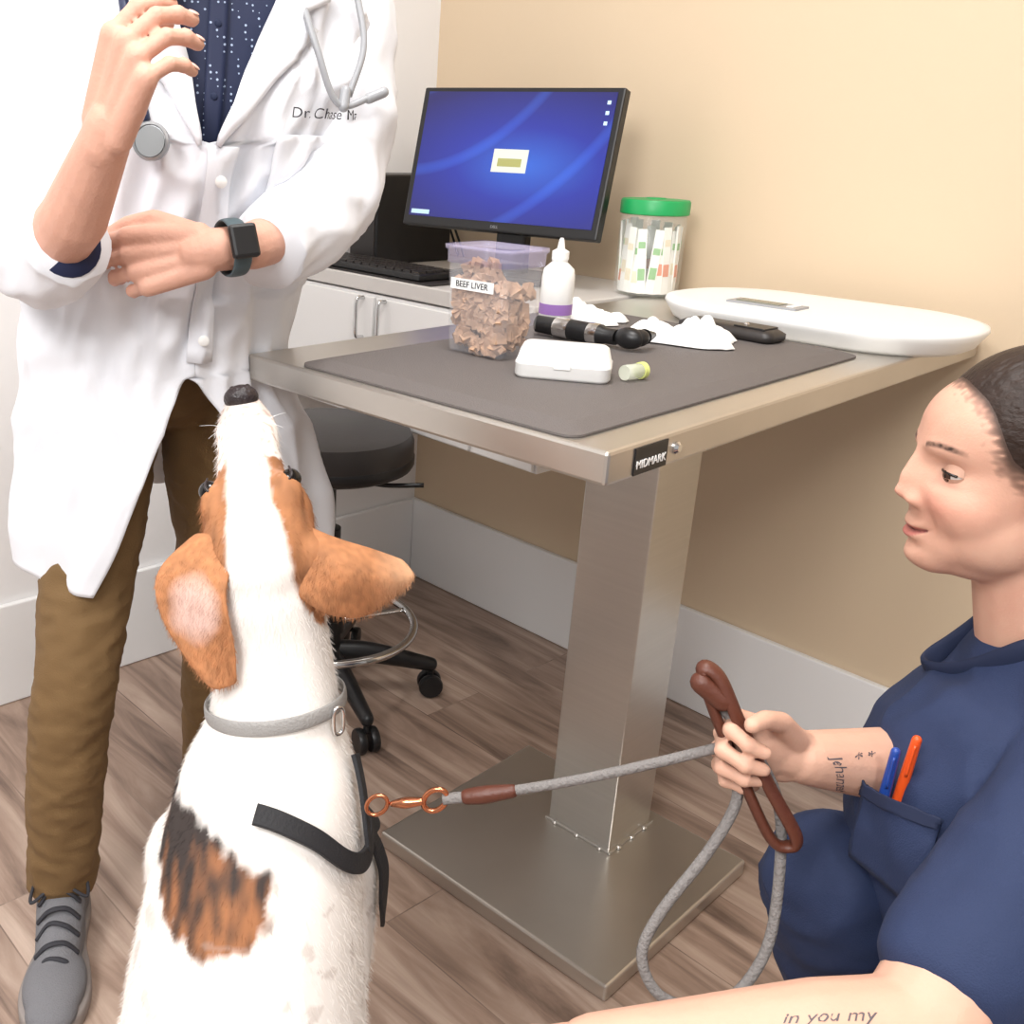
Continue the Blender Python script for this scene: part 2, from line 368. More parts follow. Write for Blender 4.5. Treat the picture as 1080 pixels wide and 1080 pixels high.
# ------------------------------------------------------------------ exam table
TZ=math.radians(-46.155);TO=V((.2445,.9535,0));ta=V((math.cos(TZ),math.sin(TZ),0));tb=V((-math.sin(TZ),math.cos(TZ),0))
def tk(a,b,z=0): return TO+ta*a+tb*b+V((0,0,z))
T=group('exam_table',TO,TZ)
W_,L_=.567,1.088;H=.90
box('top',(-W_/2,L_/2,H-.018),(W_,L_,.036),M['steelflat'],T,.004)
box('underframe',(-.295,.58,H-.055),(.26,.5,.038),M['steel'],T,.004)
box('column',(-.293,.58,(H-.04+.03)/2),(.126,.128,H-.07),M['steel'],T,.002)
box('base_plate',(-.2955,.47,.0155),(.463,.419,.029),M['steelflat'],T,.004)
box('column_flange',(-.293,.58,.0325),(.136,.138,.005),M['steel'],T,.001)
for i,(x,y) in enumerate([(-.34,.512),(-.293,.512),(-.246,.512),(-.226,.54),(-.226,.58),(-.226,.62)]):
    lathe('bolt_%d'%i,[(.0050,0),(.0050,.003),(.003,.005)],M['steel'],T,(x,y,.031),n=12)
box('label_plate',(.0008,.078,H-.019),(.0016,.062,.029),M['black'],T,.0005)
text('label_text','MIDMARK',.0125,M['paper'],T,(.002,.078,H-.023),(PI/2,0,PI/2))
lathe('screw',[(.007,0),(.007,.002),(.004,.005)],M['chrome'],T,(0,.128,H-.018),(0,PI/2,0),n=16)
g=group('rubber_mat',tk(-.26,.362,H),TZ)
bm=bmesh.new()
def rrect(hx,hy,r,z,n=6):
    out=[]
    for cx,cy,a0 in ((hx-r,hy-r,0),(-hx+r,hy-r,90),(-hx+r,-hy+r,180),(hx-r,-hy+r,270)):
        for i in range(n+1):
            a=math.radians(a0+90*i/n);out.append((cx+r*math.cos(a),cy+r*math.sin(a),z))
    return out
def stack(bm,layers):
    rs=[[bm.verts.new(p) for p in l] for l in layers]
    for a,b in zip(rs,rs[1:]):
        n=len(a)
        for i in range(n): bm.faces.new((a[i],a[(i+1)%n],b[(i+1)%n],b[i]))
    bm.faces.new(rs[0][::-1]);bm.faces.new(rs[-1])
stack(bm,[rrect(.213,.354,.02,.0005),rrect(.213,.354,.02,.003),rrect(.190,.330,.012,.010),rrect(.187,.327,.012,.0105)])
obj('pad',bm,M['mat'],g,False)
ZT=H+.0108
J=group('treat_jar',(.176,1.370,ZT),TZ)
bm=bmesh.new();stack(bm,[rrect(.046,.034,.012,0),rrect(.049,.037,.014,.004),rrect(.053,.041,.014,.118)])
bm.faces.remove([f for f in bm.faces if abs(f.calc_center_median().z-.118)<1e-4][0])
o=obj('body',bm,M['jar'],J);s=o.modifiers.new('s','SOLIDIFY');s.thickness=.0018
bm=bmesh.new();stack(bm,[rrect(.0545,.0425,.014,.118),rrect(.0550,.043,.014,.134),rrect(.0575,.0455,.014,.136),rrect(.0575,.0455,.014,.141),rrect(.050,.038,.012,.141),rrect(.050,.038,.012,.137)])
obj('lid',bm,M['purple'],J)
bm=bmesh.new()
for i in range(330):
    z=random.random()*.082+.010;k=.9+.07*z/.1
    p=V((random.uniform(-.041,.041)*k,random.uniform(-.029,.029)*k,z))
    if random.random()<.65:
        if random.random()<.6: p.y=-.030*k
        else: p.x=.042*k*random.choice((1,-1))
    if i>300: p=V((random.uniform(-.04,-.0),random.uniform(-.02,.02),random.uniform(.088,.116)))
    q=Euler((random.random()*6,random.random()*6,random.random()*6)).to_matrix().to_4x4()
    r=bmesh.ops.create_cube(bm,size=1,matrix=Matrix.Translation(p)@q@Matrix.Diagonal((random.uniform(.010,.020),random.uniform(.009,.016),random.uniform(.005,.009),1)))
    for v in r['verts']: v.co+=V([random.uniform(-.0015,.0015) for _ in range(3)])
obj('treats',bm,M['treat'],J,False)
box('label',(-.004,-.0412,.092),(.072,.0006,.014),M['paper'],J,0)
text('label_text','BEEF LIVER',.0115,M['txt'],J,(-.004,-.0417,.092),(PI/2,0,0))
Bt=group('squeeze_bottle',(.302,1.598,ZT))
lathe('body',[(.022,0),(.025,.004),(.025,.075),(.023,.088),(.012,.098),(.012,.102)],M['white'],Bt)
lathe('label',[(.0253,.02),(.0254,.02),(.0254,.036),(.0253,.036)],mat('purple_band',(150,110,180),.5),Bt)
lathe('cap',[(.013,.102),(.013,.114),(.006,.118),(.004,.130),(.0025,.134)],M['white'],Bt)
g=group('plastic_case',(.252,1.245,ZT),math.radians(-14))
bm=bmesh.new();stack(bm,[rrect(.054,.034,.012,0),rrect(.057,.037,.014,.004),rrect(.057,.037,.014,.017),rrect(.0575,.0375,.014,.018),rrect(.056,.036,.014,.0195),rrect(.052,.032,.012,.034),rrect(.048,.028,.010,.037)])
obj('shell',bm,M['white'],g)
box('latch',(.0,-.038,.018),(.02,.003,.008),M['white'],g,.001)
a=V((.262,1.525,ZT+.0155));b=V((.386,1.405,ZT+.0155))
g=group('otoscope',a,math.atan2(b.y-a.y,b.x-a.x))
lathe('handle',[(.008,0),(.0125,.003),(.013,.03),(.0145,.035),(.0145,.11),(.011,.118),(.011,.135)],M['black'],g,(0,0,0),(0,PI/2,0))
lathe('ring',[(.0148,.036),(.0152,.038),(.0152,.058),(.0148,.060)],M['chrome'],g,(0,0,0),(0,PI/2,0))
lathe('ring_2',[(.0148,.092),(.0152,.094),(.0152,.106),(.0148,.108)],M['chrome'],g,(0,0,0),(0,PI/2,0))
bm=bmesh.new();ell(bm,(.155,0,.002),(.022,.015,.015));ell(bm,(.166,.008,.003),(.014,.015,.012));o=obj('head',bm,M['black'],g)
lathe('speculum',[(.011,0),(.008,.01),(.004,.026)],M['black'],g,(.168,.018,.004),(-PI/2,0,0))
def crumple(name,c,s,rz,seed):
    bm=bmesh.new();bmesh.ops.create_grid(bm,x_segments=40,y_segments=30,size=.5)
    for v in bm.verts:
        x,y=v.co.x,v.co.y;e=max(0,1-(2*max(abs(x),abs(y)))**4)
        n=noise.noise(V((x*5+seed,y*5,seed)))+.35*abs(noise.noise(V((x*10,y*10+seed,0))))
        v.co=V(((x+.12*noise.noise(V((y*4,seed,1))))*s[0],(y+.15*noise.noise(V((x*4,seed,2))))*s[1],max(.0008,(.45+n*.9)*s[2]*e+.001)))
    o=obj(name,bm,M['paper']);o.location=c;o.rotation_euler=(0,0,rz);m=o.modifiers.new('s','SOLIDIFY');m.thickness=.0012;m.offset=1
    m=o.modifiers.new('b','SUBSURF');m.levels=1;m.render_levels=1;return o
crumple('paper_wipe',(.466,1.500,ZT),(.150,.085,.042),math.radians(-22),3.3)
crumple('paper_wipe.001',(.362,1.665,ZT),(.12,.08,.030),math.radians(-40),9.1)
g=group('instrument_pouch',(.567,1.572,ZT),math.radians(-50))
bm=bmesh.new();stack(bm,[rrect(.075,.024,.012,0),rrect(.08,.028,.014,.004),rrect(.08,.028,.014,.012),rrect(.07,.020,.012,.018)]);obj('case',bm,M['vinyl'],g)
box('flap',(.04,0,.019),(.05,.040,.003),M['black'],g,.001);lathe('snap',[(.004,0),(.003,.002)],M['chrome'],g,(.025,0,.0205),n=12)
g=group('sample_vial',(.327,1.225,ZT+.0107),math.radians(35))
lathe('cup',[(.009,0),(.0095,.001),(.0095,.026),(.009,.027)],clear('vial_clear',(235,240,225),.45),g,(-.008,0,0),(0,PI/2,0),n=20)
lathe('cap',[(.0095,.027),(.0105,.027),(.0105,.034),(.008,.035)],mat('lime_cap',(206,214,130),.4),g,(-.008,0,0),(0,PI/2,0),n=20)
g=group('pet_scale',tk(-.19,.885,H),TZ)
bm=bmesh.new();R_=[rrect(.225,.135,.125,.0,14),rrect(.235,.145,.135,.006,14),rrect(.245,.155,.145,.022,14),rrect(.250,.160,.15,.030,14),rrect(.248,.158,.148,.036,14),rrect(.235,.145,.135,.0385,14),rrect(.20,.12,.11,.037,14)]
stack(bm,R_);obj('platform',bm,M['white'],g)
box('display_bezel',(-.065,-.045,.0385),(.120,.050,.004),M['stripgrey'],g,.001);box('display',(-.075,-.045,.0410),(.075,.030,.0015),mat('lcd',(120,124,112),.25),g,0)
box('button',(-.02,-.045,.041),(.012,.03,.002),M['white'],g,.0008)
g=group('snack_canister',tk(-.575,1.015,H+.001)+V((-.012,0,0)))
o=lathe('tub',[(.058,0),(.063,.004),(.063,.150),(.058,.158)],clear('tub_clear',(245,248,245),.16),g)
sm=[mat('sachet_white',(238,238,232),.5),mat('sachet_green',(132,184,118),.5),mat('sachet_orange',(226,140,104),.5),mat('sachet_cream',(228,218,190),.5)]
for i in range(22):
    a=2*PI*i/22;c_,s_=math.cos(a),math.sin(a);h=.118+.022*random.random()
    e=group('sachet_%d'%i,(c_*.053,s_*.053,.006),parent=g,rot=(random.uniform(-.05,.05),random.uniform(-.10,.10),a+PI/2))
    box('pack',(0,0,h/2),(.0175,.004,h),sm[0],e,.001)
    box('print_a',(0,.0024,h*random.uniform(.25,.4)),(.0130,.0008,h*.16),sm[random.choice((1,2,1))],e,0);box('print_a2',(0,-.0024,h*random.uniform(.25,.4)),(.0130,.0008,h*.18),sm[random.choice((1,2,3))],e,0)
    box('print_b',(0,-.0024,h*random.uniform(.65,.8)),(.0130,.0008,h*.10),sm[random.choice((1,1,3))],e,0)
lathe('lid',[(.064,.154),(.066,.156),(.066,.178),(.063,.182),(.02,.183),(.018,.185),(.0,.185)],M['green'],g)
# ------------------------------------------------------------------ wall cabinet + counter
g=group('wall_cabinet',rm(0,0,0),RZ)
box('carcass',(.3965,-.228,.728),(.787,.450,.272),M['cab'],g,.002)
for i,(x0,x1) in enumerate([(.02,.32),(.33,.62),(.63,.785)]):
    box('door_panel_%d'%i,((x0+x1)/2,-.4585,.728),(x1-x0,.009,.262),M['cab'],g,.002)
for i,x in enumerate((.290,.360)):
    tube('handle_%d'%i,[(x,-.463,.855),(x,-.482,.852),(x,-.484,.81),(x,-.482,.775),(x,-.463,.770)],.0045,M['chrome'],g,n=10,ref=(1,0,0))
box('counter_top',(.3775,-.229,.884),(.752,.456,.032),M['counter'],g,.003)
g=group('keyboard',rm(.25,-.39,.9005),RZ)
box('desk_pad',(0,0,.002),(.46,.125,.003),M['vinyl'],g,.001)
box('case',(0,0,.011),(.38,.11,.014),M['black'],g,.003)
for r_ in range(4):
    for c_ in range(14): box('key_%d_%d'%(r_,c_),(-.169+c_*.026,-.038+r_*.025,.0200),(.021,.020,.005),M['vinyl'],g,0)
Mo=group('computer_monitor',(.290,2.196,0),math.atan2(-.60,.80))
D=group('display',(0,0,1.142),parent=Mo,rot=(math.radians(-13),0,0));D.scale=(.90,.88,.885)
def screen():
    m=bpy.data.materials.new('blue_screen');m.use_nodes=True;nt=m.node_tree;b=nt.nodes['Principled BSDF'];L=nt.links.new
    tc=nt.nodes.new('ShaderNodeTexCoord');mp=nt.nodes.new('ShaderNodeMapping');mp.inputs['Location'].default_value=(-.08,0,.12);mp.inputs['Rotation'].default_value=(0,.35,0);mp.inputs['Scale'].default_value=(2.3,1,5.0);L(tc.outputs['Object'],mp.inputs[0])
    ln=nt.nodes.new('ShaderNodeVectorMath');ln.operation='LENGTH';L(mp.outputs[0],ln.inputs[0])
    r=nt.nodes.new('ShaderNodeValToRGB');e=r.color_ramp.elements;e[0].position=0.;e[0].color=(*lin((48,112,232)),1);e[1].position=.95;e[1].color=(*lin((26,22,104)),1);q=e.new(.42);q.color=(*lin((26,48,176)),1)
    L(ln.outputs['Value'],r.inputs[0])
    mp2=nt.nodes.new('ShaderNodeMapping');mp2.inputs['Location'].default_value=(.30,0,-.42);L(tc.outputs['Object'],mp2.inputs[0])
    wv=nt.nodes.new('ShaderNodeTexWave');wv.wave_type='RINGS';wv.rings_direction='Y';wv.inputs['Scale'].default_value=1.7;wv.inputs['Distortion'].default_value=.6;wv.inputs['Detail'].default_value=0;L(mp2.outputs[0],wv.inputs['Vector'])
    r2=nt.nodes.new('ShaderNodeValToRGB');r2.color_ramp.elements[0].position=.93;r2.color_ramp.elements[0].color=(0,0,0,1);r2.color_ramp.elements[1].color=(.012,.05,.20,1);L(wv.outputs[0],r2.inputs[0])
    ad=nt.nodes.new('ShaderNodeMix');ad.data_type='RGBA';ad.blend_type='ADD';ad.inputs[0].default_value=1;L(r.outputs[0],ad.inputs[6]);L(r2.outputs[0],ad.inputs[7])
    L(ad.outputs[2],b.inputs['Emission Color']);b.inputs['Emission Strength'].default_value=.9;b.inputs['Base Color'].default_value=(.01,.01,.03,1);b.inputs['Roughness'].default_value=.3
    return m
box('bezel',(0,.008,0),(.505,.030,.325),M['black'],D,.004);box('rear_shell',(0,.035,0),(.36,.04,.22),M['black'],D,.012)
box('screen',(0,-.0078,.006),(.474,.0016,.292),screen(),D,0)
box('dialog',(0.01,-.0092,-.002),(.088,.001,.052),mat('dialog',(190,196,186),.4,emis=((200,205,190),.5)),D,0)
box('dialog_bar',(0.01,-.0100,-.006),(.060,.001,.018),mat('dialog2',(150,150,90),.4,emis=((160,160,100),.4)),D,0)
icm=mat('icon',(170,200,220),.4,emis=((170,200,220),.6))
for i in range(3): box('icon_%d'%i,(.222,-.0092,.13-.022*i),(.008,.001,.008),icm,D,0)
box('task_icons',(-.205,-.0092,-.130),(.05,.001,.010),icm,D,0)
text('logo','DELL',.009,M['stripgrey'],D,(0,-.0075,-.1515),(PI/2,0,0))
box('neck',(0,.05,1.02),(.07,.03,.22),M['black'],Mo,.006);box('foot',(0,.045,.9085),(.22,.15,.014),M['black'],Mo,.005)
g=group('desktop_computer',rm(.115,-.20,.9005),RZ);box('case',(0,0,.10),(.09,.24,.20),M['black'],g,.005);box('front_panel',(0,-.122,.10),(.082,.006,.19),M['vinyl'],g,.002);box('drive_slot',(0,-.1255,.16),(.06,.002,.006),M['stripgrey'],g,0)
g=group('power_cable',rm(.15,-.01,.9))
for i,(dx,h) in enumerate([(0,.30),(.03,.26),(.05,.33)]):
    tube('cord_%d'%i,[rm(.10+dx,-.02,.905)-g.location,rm(.05+dx,-.03,1.05)-g.location,rm(.10+dx,-.012,.95+h)-g.location,rm(.17+dx,-.03,1.08)-g.location,rm(.22+dx,-.05,.99)-g.location],.003,M['black'] if i else M['white'],g,n=8)
# ------------------------------------------------------------------ stool
S=group('rolling_stool',(-.05,2.02,0))
lathe('seat',[(.02,.535),(.155,.537),(.168,.544),(.171,.56),(.170,.598),(.163,.614),(.14,.622),(.0,.626)],M['vinyl'],S,n=48)
lathe('seat_band',[(.1712,.550),(.1725,.552),(.1725,.566),(.1712,.568)],M['black'],S,n=48)
lathe('gas_lift',[(.034,.10),(.034,.30),(.026,.305),(.026,.40),(.014,.402),(.014,.535)],M['black'],S)
lathe('seat_plate',[(.07,.52),(.08,.525),(.08,.536)],M['black'],S)
tube('lever',[(.02,0,.52),(.10,-.05,.515),(.19,-.06,.52)],.005,M['black'],S,n=8)
tube('foot_ring',[(.19*math.cos(t*PI/8),.19*math.sin(t*PI/8),.18) for t in range(16)],.009,M['chrome'],S,closed=True,k=4)
lathe('ring_hub',[(.04,.165),(.04,.195)],M['black'],S)
for i in range(3):
    a=i*2*PI/3+.4;tube('spoke_%d'%i,[(.03*math.cos(a),.03*math.sin(a),.18),(.19*math.cos(a),.19*math.sin(a),.18)],.006,M['chrome'],S,n=8)
for i in range(5):
    a=math.radians(-67+72*i);c,s=math.cos(a),math.sin(a)
    tube('leg_%d'%i,[(0,0,.11),(.10*c,.10*s,.105),(.235*c,.235*s,.075)],[(.028,.024),(.024,.02),(.016,.014)],M['black'],S,dome=True)
    tube('stem_%d'%i,[(.235*c,.235*s,.08),(.235*c,.235*s,.045)],.007,M['black'],S,n=8)
    for sg in (1,-1):
        lathe('caster_%d_%d'%(i,sg),[(.010,-.009),(.025,-.008),(.027,-.004),(.027,.004),(.025,.008),(.010,.009)],M['black'],S,(.235*c-s*.014*sg,.235*s+c*.014*sg,.0275),(PI/2,0,a),n=20)
# ------------------------------------------------------------------ veterinarian
VT=fig('veterinarian',(-.30,1.45,0))
RG=[(.58,-.270,1.465,.222,.238,28),(.66,-.272,1.462,.215,.222,28),(.76,-.276,1.455,.204,.190,27),(.88,-.290,1.440,.182,.150,26),(1.04,-.250,1.410,.182,.135,20),(1.20,-.212,1.405,.200,.135,13),(1.325,-.201,1.415,.203,.125,11.6),(1.395,-.199,1.425,.165,.105,11.6),(1.435,-.198,1.425,.110,.086,11.6),(1.465,-.197,1.42,.072,.070,11.6)]
zz=[r[0] for r in RG]
zsm=np.linspace(.57,1.465,120);RS=np.array([[float(np.interp(z,zz,[r[i] for r in RG])) for i in range(1,6)] for z in zsm])
k_=np.ones(9)/9
RSs=np.array([np.convolve(np.pad(RS[:,i],4,'edge'),k_,'valid') for i in range(5)]).T
def surf(z,th,off=0,fold=True,sc=1.):
    cx,cy,a,b,ph=[float(np.interp(z,zsm,RSs[:,i])) for i in range(5)]
    ph=math.radians(ph);w=0
    if fold:
        lo=max(0,min(1,(.92-z)/.3))
        w=lo*(.013*math.sin(5*th+1.+z*2)+.008*math.sin(9*th+z*5))
        w+=.007*noise.noise(V((math.cos(th)*2.2,math.sin(th)*2.2,z*7)))*(1.2-lo*.5)
        q=noise.noise(V((math.sin(th)*2.5+z*4,z*9-math.sin(th)*3,4.2)));w+=.012*(1-abs(q)*3.2)*(1 if .98<z<1.33 else .35)
        q=noise.noise(V((math.sin(th)*4-z*7,z*3+math.sin(th)*5,8.2)));w+=.006*(1-abs(q)*3.2)*(1 if z<1.38 else .2)
    a=(a+w+off)*sc;b=(b+w+off)*sc
    x=a*math.sin(th);y=-b*math.cos(th)
    return V((cx+x*math.cos(ph)-y*math.sin(ph),cy+x*math.sin(ph)+y*math.cos(ph),z))
def edges(z):
    if z<.88:
        k=(.88-z)/.30;return .03+math.radians(38)*k**.8,-math.radians(50)*k**.85
    if z<1.17: return -.04,.04
    k=(z-1.17)/.28;return math.radians(4+32*k**1.15),-math.radians(4+20*k**1.15)
bm=bmesh.new();NT,NZ=200,150;G=[]
for iz in range(NZ+1):
    t=iz/NZ;row=[]
    for it in range(NT+1):
        z=.595+t*(1.460-.595);eR,eL=edges(z);th=eR+(2*PI+eL-eR)*it/NT
        row.append(bm.verts.new(surf(z,th,.004*(it/NT))+V((0,0,-.012*(1-t)**5*math.cos(th)))))
    G.append(row)
for a,b in zip(G,G[1:]):
    for i in range(NT): bm.faces.new((a[i],a[i+1],b[i+1],b[i]))
o=obj('lab_coat',bm,M['coat'],VT,True,True);m=o.modifiers.new('s','SOLIDIFY');m.thickness=.0035;m.offset=-1
for nm,sg in (('lapel_right',-1),('lapel_left',1)):
    bm=bmesh.new();G=[]
    for iz in range(25):
        t=iz/24;z=1.165+t*(1.45-1.165);ee=edges(max(z,1.1701));e=(ee[0] if sg>0 else ee[1])-.02*sg
        wd=.34*min(1,t*1.9)*(1 if t<.55 else (1-.35*((t-.55)/.45)))
        if .52<t<.60: wd*=.62
        G.append([bm.verts.new(surf(z-.02*j/6*t,e+sg*wd*j/6,.007+.005*math.sin(PI*j/6))) for j in range(7)])
    for a,b in zip(G,G[1:]):
        for i in range(6): bm.faces.new((a[i],a[i+1],b[i+1],b[i]))
    o=obj(nm,bm,M['coat'],VT,True,True);m=o.modifiers.new('s','SOLIDIFY');m.thickness=.003
def panel(nm,z0,z1,t0,t1,off=.005):
    bm=bmesh.new();G=[]
    for iz in range(17):
        z=z0+(z1-z0)*iz/16;G.append([bm.verts.new(surf(z,t0+(t1-t0)*j/16,off)) for j in range(17)])
    for a,b in zip(G,G[1:]):
        for i in range(16): bm.faces.new((a[i],a[i+1],b[i+1],b[i]))
    o=obj(nm,bm,M['coat'],VT,True,True);m=o.modifiers.new('s','SOLIDIFY');m.thickness=.003
panel('breast_pocket',1.05,1.18,.38,.90);panel('front_placket',.90,1.165,.0,.16,.006)
c=bpy.data.curves.new('name_embroidery','FONT');c.body='Dr. Chase Mac';c.size=.0170;c.align_x='LEFT';c.align_y='CENTER'
to=bpy.data.objects.new('tmp',c);COL.objects.link(to);bpy.context.view_layer.update()
me=bpy.data.meshes.new_from_object(to.evaluated_get(bpy.context.evaluated_depsgraph_get()));bpy.data.objects.remove(to)
for v in me.vertices: v.co=surf(1.205+v.co.y,.44+v.co.x/.172,.012)
o=bpy.data.objects.new('name_embroidery',me);COL.objects.link(o);me.materials.clear();me.materials.append(M['txt']);adopt(o,VT)
for z in (.93,1.125):
    p=surf(z,.08,.0125);lathe('coat_button_%d'%int(z*100),[(.007,0),(.007,.002),(.005,.003)],M['white'],None,p,(PI/2,0,math.radians(18)),n=16);adopt(COL.objects[-1],VT)
def dotted():
    m=mat('dotted_shirt',(24,34,66),.7);nt=m.node_tree;b=nt.nodes['Principled BSDF'];L=nt.links.new
    tc=nt.nodes.new('ShaderNodeTexCoord');v=nt.nodes.new('ShaderNodeTexVoronoi');v.inputs['Scale'].default_value=130;v.inputs['Randomness'].default_value=.15;L(tc.outputs['Object'],v.inputs['Vector'])
    r=nt.nodes.new('ShaderNodeValToRGB');r.color_ramp.interpolation='CONSTANT';e=r.color_ramp.elements;e[0].color=(.36,.44,.60,1);e[1].position=.18;e[1].color=(*lin((24,34,66)),1)
    L(v.outputs['Distance'],r.inputs[0]);L(r.outputs[0],b.inputs['Base Color']);return m
bm=bmesh.new();G=[]
for iz in range(31):
    z=.92+iz/30*.545;G.append([bm.verts.new(surf(z,2*PI*j/48,-.018,False)) for j in range(48)])
for a,b in zip(G,G[1:]):
    for i in range(48): bm.faces.new((a[i],a[(i+1)%48],b[(i+1)%48],b[i]))
sh=dotted();obj('shirt',bm,sh,VT,True,True)
bm=bmesh.new();G=[]
for iz in range(25):
    z=1.12+iz/24*.30;G.append([bm.verts.new(surf(z,.02+(j-2)*.030,-.0145,False)) for j in range(5)])
for a,b in zip(G,G[1:]):
    for i in range(4): bm.faces.new((a[i],a[i+1],b[i+1],b[i]))
o=obj('shirt_placket',bm,sh,VT,True,True);m=o.modifiers.new('s','SOLIDIFY');m.thickness=.002
for z in (1.22,1.30): ellobj('shirt_button_%d'%int(z*100),surf(z,.02,-.0125,False),(.0045,.002,.0045),M['navyd'],VT)
def wrk(seed,amp=.06):
    return lambda t,a: 1+amp*(1-2.4*abs(noise.noise(V((math.cos(a)*1.1+seed,math.sin(a)*1.1,t*7)))))+.5*amp*math.sin(t*34+2*math.sin(a+seed)+seed)+.5*amp*(1-3*abs(noise.noise(V((math.cos(a)*2+seed,math.sin(a)*2+t*9,t*3)))))
tube('sleeve_right',[(-.30,1.43,1.405),(-.385,1.41,1.365),(-.425,1.35,1.22),(-.415,1.275,1.10),(-.372,1.205,1.038),(-.322,1.145,1.062)],[(.062,.062),(.080,.078),(.080,.078),(.070,.070),(.056,.056),(.047,.047)],M['coat'],VT,True,k=14,n=56,wr=wrk(1.,.075))
tube('sleeve_left',[(-.13,1.44,1.415),(-.063,1.475,1.375),(-.040,1.45,1.262),(-.042,1.405,1.15),(-.066,1.345,1.085),(-.112,1.240,1.049)],[(.060,.060),(.074,.074),(.072,.072),(.067,.067),(.061,.061),(.045,.047)],M['coat'],VT,True,k=14,n=56,wr=wrk(5.,.085))
tube('shirt_cuff_right',[(-.345,1.175,1.046),(-.323,1.1455,1.062)],.0400,mat('navy_cuff',(24,34,70),.7),VT,True,n=24)
nl=[];bm=bmesh.new()
caps(bm,(-.36,1.19,1.04),.038,(-.308,1.130,1.090),.036);caps(bm,(-.308,1.130,1.090),.036,(-.256,1.066,1.170),.0255)
hand(bm,(-.256,1.064,1.172),(.40,-.28,.87),(.62,.78,-.02),-1,1.03,curls=((36,34,16),(42,36,18),(46,38,20),(50,38,22)),spread=(.06,.01,-.03,-.08),thumb=((.80,.35,.42),(.85,-.05,.50),(.80,-.25,.55)),nails=nl)
organic('arm_right',bm,.0024,6,M['skin'],VT);put_nails(VT,nl)
bm=bmesh.new()
caps(bm,(-.080,1.30,1.070),.033,(-.130,1.214,1.056),.027);caps(bm,(-.130,1.214,1.056),.026,(-.174,1.192,1.053),.024)
hand(bm,(-.174,1.192,1.053),(-.96,.04,-.20),(.05,.95,-.16),1,1.02,curls=((20,36,22),(24,40,24),(28,44,26),(32,48,28)),spread=(.03,.01,-.01,-.03),thumb=((.85,.50,.15),(.98,.0,.2),(.97,-.25,.2)))
organic('arm_left',bm,.0024,5,M['skin'],VT)
bm=bmesh.new();cph,sph=math.cos(math.radians(26)),math.sin(math.radians(26));Bh=(V((cph,sph,0)),V((-sph,cph,0)),V((0,0,1)))
ell(bm,(-.285,1.45,.90),(.145,.115,.13),Bh)
loft(bm,[(-.345,1.42,.88),(-.362,1.37,.68),(-.378,1.285,.47),(-.405,1.280,.28),(-.425,1.300,.085)],[(.078,.080),(.068,.072),(.057,.058),(.053,.054),(.050,.054)],k=8,wr=wrk(2.,.03),n=32)
loft(bm,[(-.215,1.485,.88),(-.215,1.50,.68),(-.214,1.53,.48),(-.230,1.575,.28),(-.242,1.62,.085)],[(.078,.080),(.070,.075),(.058,.060),(.052,.055),(.050,.054)],k=8,wr=wrk(7.,.03),n=32)
organic('trousers',bm,.006,4,M['pants'],VT,wrink=(.0034,(16,16,26)))
def shoe(nm,heel,toe):
    heel,toe=V(heel),V(toe);f=(toe-heel).normalized();s=V((f.y,-f.x,0));u=V((0,0,1));B=(s,f,u);L=(toe-heel).length
    P=lambda x,y,z:heel+s*x+f*(y*L)+u*z
    bm=bmesh.new()
    ell(bm,P(0,.17,.04),(.036,.05,.036),B);ell(bm,P(0,.45,.036),(.036,.08,.032),B);ell(bm,P(0,.74,.032),(.045,.07,.028),B);ell(bm,P(0,.9,.028),(.036,.035,.022),B)
    caps(bm,P(0,.22,.085),.040,P(0,.62,.038),.032)
    organic(nm+'_upper',bm,.004,4,M['shoe'],VT)
    bm=bmesh.new();prof=[(0,.0),(.02,.02),(.08,.032),(.2,.036),(.42,.034),(.6,.044),(.75,.049),(.88,.043),(.96,.028),(1.0,.0)]
    ws=catmull([(a,b,0) for a,b in prof],4);o1=[(w[1],w[0]) for w in ws]+[(-w[1],w[0]) for w in ws[-2:0:-1]]
    stack(bm,[[P(x*.97,y,.001) for x,y in o1],[P(x*1.02,.005+y*.99,.008) for x,y in o1],[P(x*1.02,.005+y*.99,.022) for x,y in o1],[P(x*.95,.01+y*.98,.027) for x,y in o1]])
    obj(nm+'_sole',bm,M['sole'],VT,True,True)
    for i in range(6):
        y=.34+.07*i;h=.1235-.0125*i
        tube(nm+'_lace_%d'%i,[P(-.030,y,h-.022),P(-.012,y+.005,h-.002),P(.012,y+.015*(-1)**i,h-.002),P(.030,y+.01,h-.022)],[(.0045,.0026)]*4,M['lace'],VT,True,n=8,ref=f)
    tube(nm+'_bow',[P(0,.36,.124),P(-.03,.29,.118),P(-.040,.42,.100),P(0,.38,.122),P(.03,.30,.118),P(.040,.43,.098),P(0,.38,.123)],.0026,M['lace'],VT,True,n=8)
    tube(nm+'_ankle',[P(0,.2,.05),P(0,.2,.12)],.036,M['shoe'],VT,True,n=16)
shoe('shoe_right',(-.436,1.365,0),(-.385,1.075,0));shoe('shoe_left',(-.255,1.70,0),(-.225,1.43,0))
head(VT,(-.165,1.29,1.605),(.16,-.86,-.48),(.08,-.45,.88),SK1,M['hair2'],(84,58,40),((-.197,1.41,1.445),.060),beard=True,female=False,sc=1.06)
ST=fig('stethoscope',(-.12,1.33,1.3))
tube('tube_left',[(-.082,1.378,1.434),(-.085,1.336,1.355),(-.060,1.312,1.275),(-.034,1.316,1.217),(.008,1.340,1.228)],.0042,M['stripgrey'],ST,True)
tube('tube_right',[(-.035,1.41,1.44),(-.018,1.366,1.35),(-.006,1.344,1.285),(-.022,1.328,1.227)],.0042,M['stripgrey'],ST,True)
